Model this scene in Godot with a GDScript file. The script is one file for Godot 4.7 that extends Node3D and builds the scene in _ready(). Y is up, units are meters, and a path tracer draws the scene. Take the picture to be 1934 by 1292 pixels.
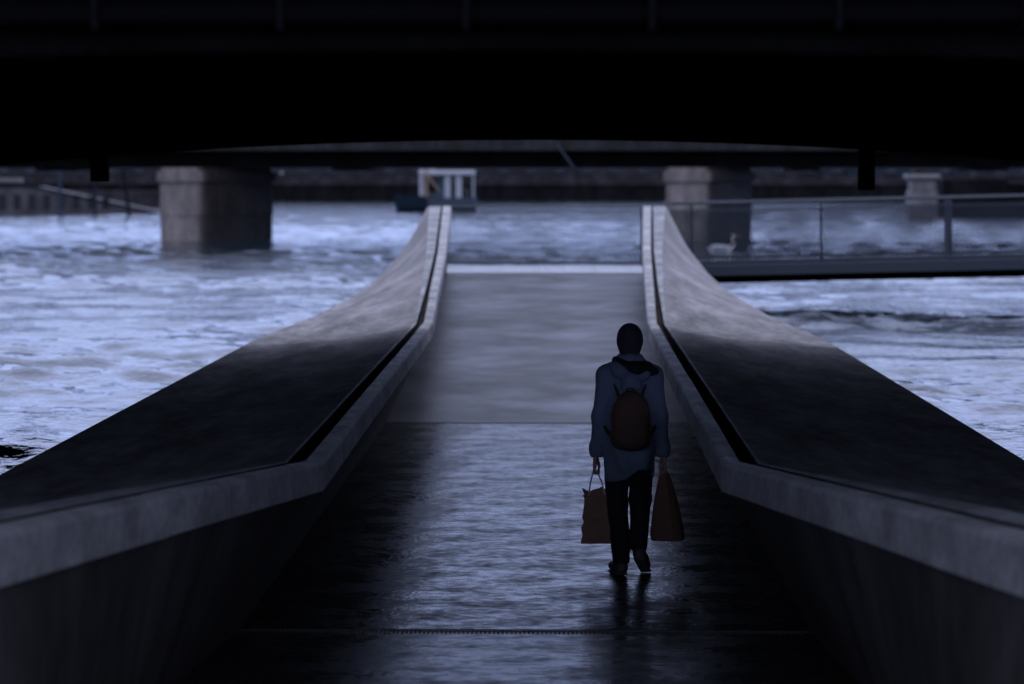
extends Node3D

# ---------------------------------------------------------------- helpers
var used := {}
var nose_light := Vector3.ZERO    # when set: x, z along a pier and its reach; vertices get painted light at the nose, painted shade along the sides
var rng := RandomNumberGenerator.new()
var M := {}

func numbered(called: String) -> String:
	if not used.has(called):
		used[called] = 0
		return called
	used[called] += 1
	return "%s_%03d" % [called, used[called]]

func tag(o: Node, label: String, category: String, group := "") -> void:
	o.set_meta("label", label)
	o.set_meta("category", category)
	if group != "":
		o.set_meta("group", group)

func thing(called: String, label: String, category: String, at := Vector3.ZERO, group := "") -> Node3D:
	var o := Node3D.new()
	o.name = numbered(called)
	add_child(o)
	o.position = at
	tag(o, label, category, group)
	return o

func structure(called: String) -> Node3D:
	var o := Node3D.new()
	o.name = numbered(called)
	add_child(o)
	o.set_meta("kind", "structure")
	return o

func put(mesh: Mesh, called: String, mat: Material, parent: Node, at := Vector3.ZERO) -> MeshInstance3D:
	var o := MeshInstance3D.new()
	o.mesh = mesh
	o.material_override = mat
	o.name = called
	o.position = at
	o.cast_shadow = GeometryInstance3D.SHADOW_CASTING_SETTING_ON
	if parent.has_node(NodePath(called)):
		var k := 1
		while parent.has_node(NodePath("%s_%03d" % [called, k])):
			k += 1
		o.name = "%s_%03d" % [called, k]
	parent.add_child(o, true)
	return o

func begin() -> SurfaceTool:
	var st := SurfaceTool.new()
	st.begin(Mesh.PRIMITIVE_TRIANGLES)
	st.set_smooth_group(-1)
	return st

func done(st: SurfaceTool) -> ArrayMesh:
	st.generate_normals()
	return st.commit()

func nose_lit_colour(p: Vector3) -> Color:
	var along := p.x * nose_light.x + p.z * nose_light.y
	var t := 1.0 - smoothstep(nose_light.z * 0.55, nose_light.z, along)
	return Color(0.055, 0.046, 0.041).lerp(Color(0.36, 0.295, 0.255), t)  # shaded side tone to lit nose tone, light put into the stone colour

func tri(st: SurfaceTool, a: Vector3, b: Vector3, c: Vector3, out: Vector3) -> void:
	if nose_light.z > 0.0:
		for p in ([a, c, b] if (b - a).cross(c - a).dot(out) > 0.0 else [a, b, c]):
			st.set_color(nose_lit_colour(p))
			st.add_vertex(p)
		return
	if (b - a).cross(c - a).dot(out) > 0.0:
		st.add_vertex(a); st.add_vertex(c); st.add_vertex(b)
	else:
		st.add_vertex(a); st.add_vertex(b); st.add_vertex(c)

func quad(st: SurfaceTool, a: Vector3, b: Vector3, c: Vector3, d: Vector3, out: Vector3) -> void:
	tri(st, a, b, c, out)
	tri(st, a, c, d, out)

# rows of points joined by quads; out is a rough outward direction
func sheet(st: SurfaceTool, rows: Array, out: Vector3) -> void:
	for i in rows.size() - 1:
		var p: PackedVector3Array = rows[i]
		var q: PackedVector3Array = rows[i + 1]
		for j in p.size() - 1:
			quad(st, p[j], p[j + 1], q[j + 1], q[j], out)

func box(st: SurfaceTool, c: Vector3, s: Vector3, b := Basis.IDENTITY, bevel := 0.0) -> void:
	var h := s * 0.5
	var e := minf(bevel, minf(h.x, minf(h.y, h.z)) * 0.9)
	var axes := [b.x, b.y, b.z]
	var hs := [h.x, h.y, h.z]
	for k in 3:
		var u: Vector3 = axes[(k + 1) % 3]
		var v: Vector3 = axes[(k + 2) % 3]
		var w: Vector3 = axes[k]
		var hu: float = hs[(k + 1) % 3] - e
		var hv: float = hs[(k + 2) % 3] - e
		for sg in [-1.0, 1.0]:
			var o: Vector3 = c + w * hs[k] * sg
			quad(st, o - u * hu - v * hv, o + u * hu - v * hv, o + u * hu + v * hv, o - u * hu + v * hv, w * sg)
	if e <= 0.0:
		return
	for k in 3:
		var u: Vector3 = axes[(k + 1) % 3]
		var v: Vector3 = axes[(k + 2) % 3]
		var w: Vector3 = axes[k]
		var hu: float = hs[(k + 1) % 3]
		var hv: float = hs[(k + 2) % 3]
		var hw: float = hs[k] - e
		for su in [-1.0, 1.0]:
			for sv in [-1.0, 1.0]:
				var p: Vector3 = c + u * su * hu + v * sv * (hv - e)
				var q: Vector3 = c + u * su * (hu - e) + v * sv * hv
				quad(st, p - w * hw, p + w * hw, q + w * hw, q - w * hw, u * su + v * sv)
	for sx in [-1.0, 1.0]:
		for sy in [-1.0, 1.0]:
			for sz in [-1.0, 1.0]:
				var o: Vector3 = b.x * sx + b.y * sy + b.z * sz
				tri(st, c + b.x * sx * h.x + b.y * sy * (h.y - e) + b.z * sz * (h.z - e), c + b.x * sx * (h.x - e) + b.y * sy * h.y + b.z * sz * (h.z - e), c + b.x * sx * (h.x - e) + b.y * sy * (h.y - e) + b.z * sz * h.z, o)

func boxed(c: Vector3, s: Vector3, bevel := 0.0, b := Basis.IDENTITY) -> ArrayMesh:
	var st := begin()
	box(st, c, s, b, bevel)
	return done(st)

# tube along points, round section
func tube(st: SurfaceTool, pts: Array, r: float, n := 8, r_end := -1.0) -> void:
	st.set_smooth_group(1)
	var rings: Array = []
	var up := Vector3.UP
	for i in pts.size():
		var p: Vector3 = pts[i]
		var a: Vector3 = pts[maxi(i - 1, 0)]
		var c: Vector3 = pts[mini(i + 1, pts.size() - 1)]
		var t := (c - a).normalized()
		if absf(t.dot(up)) > 0.95:
			up = Vector3.RIGHT
		var s := t.cross(up).normalized()
		var w := s.cross(t).normalized()
		var rr := r if r_end < 0.0 else lerpf(r, r_end, float(i) / float(pts.size() - 1))
		var ring := PackedVector3Array()
		for k in n:
			var f := TAU * k / n
			ring.append(p + (s * cos(f) + w * sin(f)) * rr)
		rings.append(ring)
	for i in rings.size() - 1:
		var mid: Vector3 = (Vector3(pts[i]) + Vector3(pts[i + 1])) * 0.5
		for k in n:
			var k2 := (k + 1) % n
			var a: Vector3 = rings[i][k]
			var b: Vector3 = rings[i][k2]
			var c: Vector3 = rings[i + 1][k2]
			var d: Vector3 = rings[i + 1][k]
			quad(st, a, b, c, d, (a + b + c + d) * 0.25 - mid)
	st.set_smooth_group(-1)
	for e in [0, rings.size() - 1]:
		var o: Vector3 = Vector3(pts[e]) - Vector3(pts[1 if e == 0 else e - 1])
		for k in n:
			tri(st, pts[e], rings[e][k], rings[e][(k + 1) % n], o)

# upright prism of a plan outline (x, z), scaled about its centre at the top
func prism(st: SurfaceTool, plan: PackedVector2Array, y0: float, y1: float, top := 1.0, smooth := false) -> void:
	var mid := Vector2.ZERO
	for p in plan:
		mid += p
	mid /= plan.size()
	var n := plan.size()
	if smooth:
		st.set_smooth_group(2)
	for k in n:
		var a := plan[k]
		var b := plan[(k + 1) % n]
		var c := mid + (b - mid) * top
		var d := mid + (a - mid) * top
		var o := (a + b) * 0.5 - mid
		quad(st, Vector3(a.x, y0, a.y), Vector3(b.x, y0, b.y), Vector3(c.x, y1, c.y), Vector3(d.x, y1, d.y), Vector3(o.x, 0, o.y))
	st.set_smooth_group(-1)
	for k in n:
		var a := plan[k]
		var b := plan[(k + 1) % n]
		var c := mid + (b - mid) * top
		var d := mid + (a - mid) * top
		tri(st, Vector3(mid.x, y1, mid.y), Vector3(c.x, y1, c.y), Vector3(d.x, y1, d.y), Vector3.UP)
		tri(st, Vector3(mid.x, y0, mid.y), Vector3(b.x, y0, b.y), Vector3(a.x, y0, a.y), Vector3.DOWN)

# ---------------------------------------------------------------- smooth bodies: tapered capsules joined by a smooth minimum, meshed as surface nets
# bone: [a, b, ra, rb, scale of x and z across the bone (Vector3)]; keep(p) cuts
func body_net(st: SurfaceTool, bones: Array, k: float, cell: float, cut := "") -> void:
	var lo := Vector3.ONE * 1e9
	var hi := -lo
	for bn in bones:
		var r: float = maxf(bn[2], bn[3]) * 1.6 + 2.0 * cell + k
		for j in 2:
			var p: Vector3 = bn[j]
			lo = lo.min(p - Vector3.ONE * r)
			hi = hi.max(p + Vector3.ONE * r)
	var nx := int((hi.x - lo.x) / cell) + 2
	var ny := int((hi.y - lo.y) / cell) + 2
	var nz := int((hi.z - lo.z) / cell) + 2
	var v := PackedFloat32Array()
	v.resize(nx * ny * nz)
	v.fill(1e3)
	var touched := PackedByteArray()
	touched.resize(nx * ny * nz)
	for bn in bones:
		var a: Vector3 = bn[0]
		var b: Vector3 = bn[1]
		var ra: float = bn[2]
		var rb: float = bn[3]
		var sc: Vector3 = bn[4] if bn.size() > 4 else Vector3.ONE
		var inv := Vector3.ONE / sc
		var least := minf(sc.x, minf(sc.y, sc.z))
		var most := maxf(sc.x, maxf(sc.y, sc.z))
		var a2 := a * inv
		var ab := b * inv - a2
		var l2 := maxf(ab.length_squared(), 1e-9)
		var reach := maxf(ra, rb) * most + k + 2.5 * cell
		var p0 := ((a.min(b) - Vector3.ONE * reach - lo) / cell).floor().max(Vector3.ZERO)
		var p1 := ((a.max(b) + Vector3.ONE * reach - lo) / cell).ceil()
		for z in range(int(p0.z), mini(int(p1.z), nz - 1) + 1):
			for y in range(int(p0.y), mini(int(p1.y), ny - 1) + 1):
				var row := (z * ny + y) * nx
				for x in range(int(p0.x), mini(int(p1.x), nx - 1) + 1):
					var q := (lo + Vector3(x, y, z) * cell) * inv - a2
					var t := clampf(q.dot(ab) / l2, 0.0, 1.0)
					var d := ((q - ab * t).length() - lerpf(ra, rb, t)) * least
					var o := v[row + x]
					if o < 900.0:
						var h := maxf(k - absf(o - d), 0.0) / k
						d = minf(o, d) - h * h * k * 0.25
					v[row + x] = d
	if cut != "":
		for z in nz:
			for y in ny:
				for x in nx:
					var i := (z * ny + y) * nx + x
					if v[i] < 0.1:
						v[i] = cut_field(cut, lo + Vector3(x, y, z) * cell, v[i])
	var at := PackedInt32Array()
	at.resize(nx * ny * nz)
	at.fill(-1)
	var pts := PackedVector3Array()
	var step := [1, nx, nx * ny]
	for z in nz - 1:
		for y in ny - 1:
			for x in nx - 1:
				var i := (z * ny + y) * nx + x
				var c := 0
				for m in 8:
					if v[i + (m & 1) + ((m >> 1) & 1) * nx + (m >> 2) * nx * ny] < 0.0:
						c += 1
				if c == 0 or c == 8:
					continue
				var sum := Vector3.ZERO
				var n := 0
				for m in 8:
					for ax in 3:
						if (m >> ax) & 1:
							continue
						var m2 := m | (1 << ax)
						var va := v[i + (m & 1) + ((m >> 1) & 1) * nx + (m >> 2) * nx * ny]
						var vb := v[i + (m2 & 1) + ((m2 >> 1) & 1) * nx + (m2 >> 2) * nx * ny]
						if (va < 0.0) == (vb < 0.0):
							continue
						var pa := Vector3(m & 1, (m >> 1) & 1, m >> 2)
						pa[ax] = clampf(va / (va - vb), 0.0, 1.0)
						sum += pa
						n += 1
				at[i] = pts.size()
				pts.append(lo + (Vector3(x, y, z) + sum / n) * cell)
	st.set_smooth_group(3)
	for z in range(1, nz - 1):
		for y in range(1, ny - 1):
			for x in range(1, nx - 1):
				var i := (z * ny + y) * nx + x
				var inside := v[i] < 0.0
				for ax in 3:
					if inside == (v[i + step[ax]] < 0.0):
						continue
					var s1: int = step[(ax + 1) % 3]
					var s2: int = step[(ax + 2) % 3]
					var q := [at[i - s1 - s2], at[i - s2], at[i], at[i - s1]]
					if q.min() < 0:
						continue
					var out := Vector3.ZERO
					out[ax] = 1.0 if inside else -1.0
					quad(st, pts[q[0]], pts[q[1]], pts[q[2]], pts[q[3]], out)

func cut_field(cut: String, p: Vector3, d: float) -> float:
	if cut == "cap":
		return maxf(d, -0.042 - p.z - maxf(p.y - 1.65, 0.0) * 3.0)
	if cut == "trousers":
		return maxf(d, 0.075 - p.y)
	if cut == "ground":
		return maxf(d, 0.006 - p.y)
	if cut == "crumple":
		return d + 0.0025 * sin(p.x * 55.0 + p.y * 40.0) * sin(p.y * 50.0 - p.x * 12.0)
	if cut == "hem":
		var hem := 0.655 + 0.02 * sin(p.x * 14.0 + 0.6) + (0.05 * clampf((p.x + 0.02) / 0.08, 0.0, 1.0) if p.z > 0 else 0.0)
		if absf(p.x) > 0.178 and p.y < 0.84:
			hem = 0.80 + 0.006 * sin(p.z * 60.0)
		return maxf(d, hem - p.y)
	return d

func net(bones: Array, k: float, cell: float, cut := "") -> ArrayMesh:
	var st := begin()
	body_net(st, bones, k, cell, cut)
	return done(st)

# ---------------------------------------------------------------- textures and materials
func noise_values(size: int, freq: float, octaves: int, seed_: int, stretch := Vector2.ONE) -> Image:
	var f := FastNoiseLite.new()
	f.seed = seed_
	f.noise_type = FastNoiseLite.TYPE_SIMPLEX_SMOOTH
	f.frequency = freq
	f.fractal_octaves = octaves
	var w := int(size / stretch.x)
	var h := int(size / stretch.y)
	var im := f.get_seamless_image(w, h)
	if w != size or h != size:
		im.resize(size, size, Image.INTERPOLATE_CUBIC)
	return im

# grey picture: base + amount * (noise), from one coarse and one fine noise
func mottled(size: int, f1: float, f2: float, mid: float, a1: float, a2: float, seed_: int, stretch := Vector2.ONE) -> Image:
	var p := noise_values(size, f1, 4, seed_, stretch)
	var q := noise_values(size, f2, 3, seed_ + 7, stretch)
	p.convert(Image.FORMAT_L8)
	q.convert(Image.FORMAT_L8)
	var dp := p.get_data()
	var dq := q.get_data()
	var out := PackedByteArray()
	out.resize(dp.size())
	for i in dp.size():
		var x := mid + a1 * (dp[i] / 255.0 - 0.5) * 2.0 + a2 * (dq[i] / 255.0 - 0.5) * 2.0
		out[i] = int(clampf(x, 0.0, 1.0) * 255.0)
	var im := Image.create_from_data(size, size, false, Image.FORMAT_L8, out)
	return im

func tex(im: Image) -> ImageTexture:
	var c := im.duplicate()
	c.convert(Image.FORMAT_RGB8)
	return ImageTexture.create_from_image(c)

func relief(im: Image, strength: float) -> ImageTexture:
	var c := im.duplicate()
	c.convert(Image.FORMAT_RGBA8)
	c.bump_map_to_normal_map(strength)
	return ImageTexture.create_from_image(c)

func lin(r: float, g: float, b: float) -> Color:
	return Color(r, g, b).linear_to_srgb()

func plain(c: Color, rough := 0.7, metal := 0.0, spec := 0.5) -> StandardMaterial3D:
	var m := StandardMaterial3D.new()
	m.albedo_color = c
	m.roughness = rough
	m.metallic = metal
	m.metallic_specular = spec
	return m

func surfaced(c: Color, rough: float, albedo: Texture2D, roughs: Texture2D, bump: Texture2D, bump_scale: float, scale: Vector3, world := true) -> StandardMaterial3D:
	var m := plain(c, rough)
	m.albedo_texture = albedo
	if roughs:
		m.roughness_texture = roughs
	if bump:
		m.normal_enabled = true
		m.normal_texture = bump
		m.normal_scale = bump_scale
	m.uv1_triplanar = true
	m.uv1_world_triplanar = world
	m.uv1_scale = scale
	return m

func make_materials() -> void:
	var stain := mottled(512, 0.008, 0.06, 0.8, 0.16, 0.09, 11)
	var grain := mottled(512, 0.05, 0.25, 0.6, 0.3, 0.3, 23)
	var streak := mottled(1024, 0.006, 0.03, 0.62, 0.34, 0.3, 31)
	var streak2 := mottled(1024, 0.02, 0.09, 0.55, 0.35, 0.3, 47)
	var drip := mottled(512, 0.012, 0.06, 0.78, 0.16, 0.10, 53, Vector2(1, 3))
	var cloth := mottled(256, 0.12, 0.4, 0.75, 0.2, 0.2, 61)
	var t_stain := tex(stain)
	var t_grain := tex(grain)
	var t_streak := tex(streak)
	var t_wet := tex(mottled(512, 0.006, 0.02, 0.85, 0.16, 0.12, 91))
	var t_drip := tex(drip)
	var n_grain := relief(grain, 4.0)
	var n_streak := relief(streak2, 5.0)
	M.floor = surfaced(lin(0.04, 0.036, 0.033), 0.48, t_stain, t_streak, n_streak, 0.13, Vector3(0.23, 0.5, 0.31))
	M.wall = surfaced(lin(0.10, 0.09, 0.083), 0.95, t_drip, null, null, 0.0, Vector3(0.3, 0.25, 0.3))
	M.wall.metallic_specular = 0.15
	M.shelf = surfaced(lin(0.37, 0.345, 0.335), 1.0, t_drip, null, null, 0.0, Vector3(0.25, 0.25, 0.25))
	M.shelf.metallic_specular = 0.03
	M.floor.metallic_specular = 0.17
	M.strip = surfaced(lin(0.38, 0.37, 0.365), 1.0, t_stain, t_grain, null, 0.0, Vector3(0.3, 0.3, 0.3))
	M.strip.metallic_specular = 0.03
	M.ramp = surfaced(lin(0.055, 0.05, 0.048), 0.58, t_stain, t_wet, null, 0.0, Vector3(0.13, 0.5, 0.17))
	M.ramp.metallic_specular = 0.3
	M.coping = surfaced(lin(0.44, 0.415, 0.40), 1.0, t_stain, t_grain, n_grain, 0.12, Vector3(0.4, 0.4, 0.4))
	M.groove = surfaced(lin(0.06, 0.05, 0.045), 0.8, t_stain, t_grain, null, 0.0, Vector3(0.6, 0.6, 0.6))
	M.landing = surfaced(lin(0.5, 0.5, 0.5), 0.5, t_stain, t_grain, null, 0.0, Vector3(0.6, 0.6, 0.6))
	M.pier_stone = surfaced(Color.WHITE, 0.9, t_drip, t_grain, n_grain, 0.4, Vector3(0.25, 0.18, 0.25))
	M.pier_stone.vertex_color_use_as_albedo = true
	M.groove.metallic_specular = 0.0
	M.stone = surfaced(lin(0.22, 0.19, 0.175), 0.85, t_drip, t_grain, n_grain, 0.5, Vector3(0.25, 0.18, 0.25))
	M.wet_stone = surfaced(lin(0.035, 0.032, 0.031), 0.9, t_stain, t_grain, n_grain, 0.5, Vector3(0.3, 0.3, 0.3))
	M.old_concrete = surfaced(lin(0.06, 0.056, 0.052), 0.9, t_drip, t_grain, null, 0.0, Vector3(0.12, 0.12, 0.12))
	M.dark_matte = surfaced(lin(0.016, 0.0145, 0.0135), 0.9, t_stain, t_grain, null, 0.0, Vector3(0.2, 0.2, 0.2))  # one even, very dark matte tone for girder, abutments, ducts and fender posts
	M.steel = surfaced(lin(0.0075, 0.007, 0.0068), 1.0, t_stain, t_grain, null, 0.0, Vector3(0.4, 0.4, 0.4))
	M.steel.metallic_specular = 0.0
	M.pipe = plain(lin(0.007, 0.0065, 0.0065), 0.9, 0.0, 0.05)
	M.bracket = plain(lin(0.014, 0.013, 0.013), 0.9, 0.0, 0.05)
	M.grate = plain(lin(0.09, 0.085, 0.08), 0.45, 0.6)
	M.rail = plain(lin(0.04, 0.046, 0.056), 0.5, 0.3)
	M.wire = plain(lin(0.035, 0.038, 0.045), 0.9, 0.0, 0.1)
	M.dark_rail = plain(lin(0.035, 0.04, 0.042), 0.5, 0.3)
	M.quay = surfaced(lin(0.018, 0.017, 0.017), 0.9, t_drip, t_grain, null, 0.0, Vector3(0.1, 0.1, 0.1))
	M.quay_pale = surfaced(lin(0.06, 0.054, 0.054), 0.9, t_drip, t_grain, null, 0.0, Vector3(0.1, 0.1, 0.1))
	M.slip = surfaced(lin(0.13, 0.12, 0.118), 0.9, t_stain, t_grain, null, 0.0, Vector3(0.1, 0.1, 0.1))
	M.slip.metallic_specular = 0.08
	M.facade_a = surfaced(lin(0.05, 0.047, 0.05), 0.9, t_stain, t_grain, null, 0.0, Vector3(0.06, 0.06, 0.06))
	M.facade_b = surfaced(lin(0.055, 0.052, 0.052), 0.9, t_stain, t_grain, null, 0.0, Vector3(0.06, 0.06, 0.06))
	M.facade_c = surfaced(lin(0.035, 0.05, 0.06), 0.9, t_stain, t_grain, null, 0.0, Vector3(0.06, 0.06, 0.06))
	M.roof = plain(lin(0.05, 0.045, 0.05), 0.8)
	M.glass = plain(lin(0.02, 0.022, 0.025), 0.15)
	M.opening = plain(lin(0.012, 0.012, 0.013), 0.9)
	for k in [M.dark_matte, M.quay, M.quay_pale, M.old_concrete, M.pier_stone, M.wet_stone, M.facade_a, M.facade_b, M.facade_c, M.coping]:
		k.metallic_specular = 0.08
	M.white_paint = plain(lin(0.36, 0.355, 0.36), 0.7)
	M.hull_dark = plain(lin(0.012, 0.02, 0.027), 0.8, 0.0, 0.15)
	M.hull_grey = plain(lin(0.06, 0.075, 0.088), 0.8, 0.0, 0.15)
	M.teal = plain(lin(0.03, 0.085, 0.085), 0.6)
	M.wood = surfaced(lin(0.45, 0.29, 0.16), 0.7, t_drip, t_grain, null, 0.0, Vector3(0.8, 0.8, 0.8))
	M.post_blue = plain(lin(0.035, 0.05, 0.066), 0.9, 0.0, 0.1)
	M.feather = surfaced(lin(0.8, 0.79, 0.77), 0.8, tex(mottled(256, 0.05, 0.2, 0.9, 0.08, 0.08, 71)), null, null, 0.0, Vector3(4, 4, 4), false)
	M.neck_feather = plain(lin(0.55, 0.45, 0.36), 0.8)
	M.beak = plain(lin(0.5, 0.18, 0.04), 0.5)
	M.black = plain(lin(0.015, 0.015, 0.015), 0.6)
	var n_cloth := relief(cloth, 3.0)
	var t_cloth := tex(cloth)
	M.coat = surfaced(lin(0.24, 0.28, 0.38), 0.85, t_cloth, null, n_cloth, 0.5, Vector3(6, 6, 6), false)
	M.coat_lining = surfaced(lin(0.012, 0.012, 0.016), 0.9, t_cloth, null, n_cloth, 0.4, Vector3(6, 6, 6), false)
	M.trousers = surfaced(lin(0.013, 0.014, 0.019), 0.9, t_cloth, null, n_cloth, 0.4, Vector3(6, 6, 6), false)
	M.cap = surfaced(lin(0.055, 0.052, 0.064), 0.9, t_cloth, null, n_cloth, 0.5, Vector3(10, 10, 10), false)
	M.skin = plain(lin(0.30, 0.17, 0.12), 0.55)
	M.shoe = plain(lin(0.07, 0.06, 0.055), 0.6)
	M.sole = plain(lin(0.10, 0.085, 0.075), 0.8)
	M.pack = surfaced(lin(0.135, 0.062, 0.036), 0.8, t_cloth, null, n_cloth, 0.5, Vector3(5, 5, 5), false)
	M.strap = plain(lin(0.05, 0.02, 0.01), 0.8)
	M.paper = surfaced(lin(0.48, 0.25, 0.15), 0.75, t_cloth, null, null, 0.0, Vector3(3, 3, 3), false)
	M.bag_cloth = surfaced(lin(0.30, 0.14, 0.085), 0.8, t_cloth, null, n_cloth, 0.3, Vector3(4, 4, 4), false)
	M.handle = plain(lin(0.5, 0.5, 0.5), 0.8)
	var w := plain(lin(0.008, 0.014, 0.018), 0.03, 0.0, 0.5)
	var rip := mottled(512, 0.02, 0.06, 0.5, 0.5, 0.35, 83)
	w.normal_enabled = true
	w.normal_texture = relief(rip, 6.0)
	w.normal_scale = 0.22
	w.uv1_triplanar = true
	w.uv1_world_triplanar = true
	w.uv1_scale = Vector3(0.22, 0.3, 0.3)
	M.water = w

# ---------------------------------------------------------------- shape of the trough (d = metres ahead of the camera)
const WATER := 0.45
const NEAR_FOLD := 14.3
const FAR_FOLD := 26.7
const FAR_END := 41.6
const NEAR_END := -0.6
const FLOOR_HALF := 1.72

func table(d: float, t: Array) -> float:
	if d <= t[0][0]:
		return t[0][1]
	for i in t.size() - 1:
		if d <= t[i + 1][0]:
			return lerpf(t[i][1], t[i + 1][1], (d - t[i][0]) / (t[i + 1][0] - t[i][0]))
	return t[-1][1]

func floor_y(d: float) -> float:
	return table(d, [[-0.6, 1.1], [NEAR_FOLD, 0.0], [FAR_FOLD, 0.0], [FAR_END, 1.1]])
func coping_y(d: float) -> float:
	return table(d, [[-0.6, 2.08], [13.3, 1.14], [26.3, 1.14], [FAR_END, 2.24]])
func coping_u(d: float) -> float:
	return table(d, [[3.0, 2.25], [8.1, 1.75], [13.3, 1.1], [26.3, 1.17], [34.0, 1.37], [FAR_END, 1.64]])
func coping_w(d: float) -> float:
	return table(d, [[8.0, 0.14], [13.3, 0.105], [26.3, 0.10], [FAR_END, 0.145]])
func groove_w(d: float) -> float:
	return table(d, [[8.0, 0.10], [13.3, 0.095], [26.3, 0.075], [30.0, 0.05], [FAR_END, 0.03]])
func strip_w(d: float) -> float:
	return table(d, [[4.0, 0.26], [8.5, 0.2], [13.0, 0.012], [26.3, 0.02], [FAR_END, 0.21]])
func outer_u(d: float) -> float:
	return table(d, [[-0.6, 2.8], [3.0, 2.9], [8.0, 3.0], [12.0, 3.08], [26.3, 3.1], [28.0, 2.96], [30.0, 2.80], [34.0, 2.64], [37.0, 2.50], [39.5, 2.32], [40.7, 2.2], [FAR_END, 2.06]])
func outer_y(d: float) -> float:
	return table(d, [[-0.6, 1.9], [3.0, 1.25], [6.0, 1.05], [10.0, 0.96], [26.3, 0.954], [28.0, 0.98], [30.0, 1.01], [34.0, 1.08], [37.0, 1.24], [39.5, 1.56], [40.7, 1.85], [FAR_END, 2.21]])

func stations(a: float, b: float, step: float) -> Array:
	var s: Array = []
	var n := maxi(1, int(ceil((b - a) / step)))
	for i in n + 1:
		s.append(lerpf(a, b, float(i) / n))
	return s

func build_path() -> void:
	var root := structure("footpath")
	var cuts := [[NEAR_END - 2.0, NEAR_END], [NEAR_END, NEAR_FOLD - 0.11], [NEAR_FOLD + 0.09, FAR_FOLD - 0.05], [FAR_FOLD + 0.05, FAR_END], [FAR_END + 0.012, 45.1]]
	for c in cuts:
		var st := begin()
		var rows: Array = []
		var half := 2.08 if c[0] > FAR_END else FLOOR_HALF
		for d in [c[0], c[1]]:
			var r := PackedVector3Array()
			for i in 9:
				r.append(Vector3(lerpf(-half, half, i / 8.0), floor_y(d), -d))
			rows.append(r)
		sheet(st, rows, Vector3.UP)
		for e in 2:
			var d: float = c[e]
			var y := floor_y(d)
			quad(st, Vector3(-half, y, -d), Vector3(half, y, -d), Vector3(half, y - 0.3, -d), Vector3(-half, y - 0.3, -d), Vector3(0, 0, 1 if e == 0 else -1))
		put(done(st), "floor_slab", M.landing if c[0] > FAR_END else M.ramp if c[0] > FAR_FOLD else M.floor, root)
	# drain channels with slotted grates at both folds
	for g in [[NEAR_FOLD - 0.01, 0.17, 0.026], [FAR_FOLD, 0.07, 0.04]]:
		var d: float = g[0]
		var w: float = g[1]
		var ch := put(boxed(Vector3(0, -0.12, -d), Vector3(FLOOR_HALF * 2, 0.1, w + 0.02)), "drain_channel", M.groove, root)
		var st := begin()
		var n := int(FLOOR_HALF * 2 / float(g[2]))
		for i in n:
			var x := -FLOOR_HALF + (i + 0.5) * FLOOR_HALF * 2 / n
			box(st, Vector3(x, -0.022, -d), Vector3(float(g[2]) * 0.62, 0.03, w - 0.03))
		for s in [-1.0, 1.0]:
			box(st, Vector3(0, -0.02, -d + s * (w * 0.5 - 0.008)), Vector3(FLOOR_HALF * 2, 0.036, 0.012))
		var gr := put(done(st), "grate_bars", M.grate, ch)
		gr.set_meta("kind", "stuff")
	# underside of the trough
	put(boxed(Vector3(0, -0.55, -20.5), Vector3(3.9, 0.4, 44.0)), "trough_base", M.wall, root)

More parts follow.
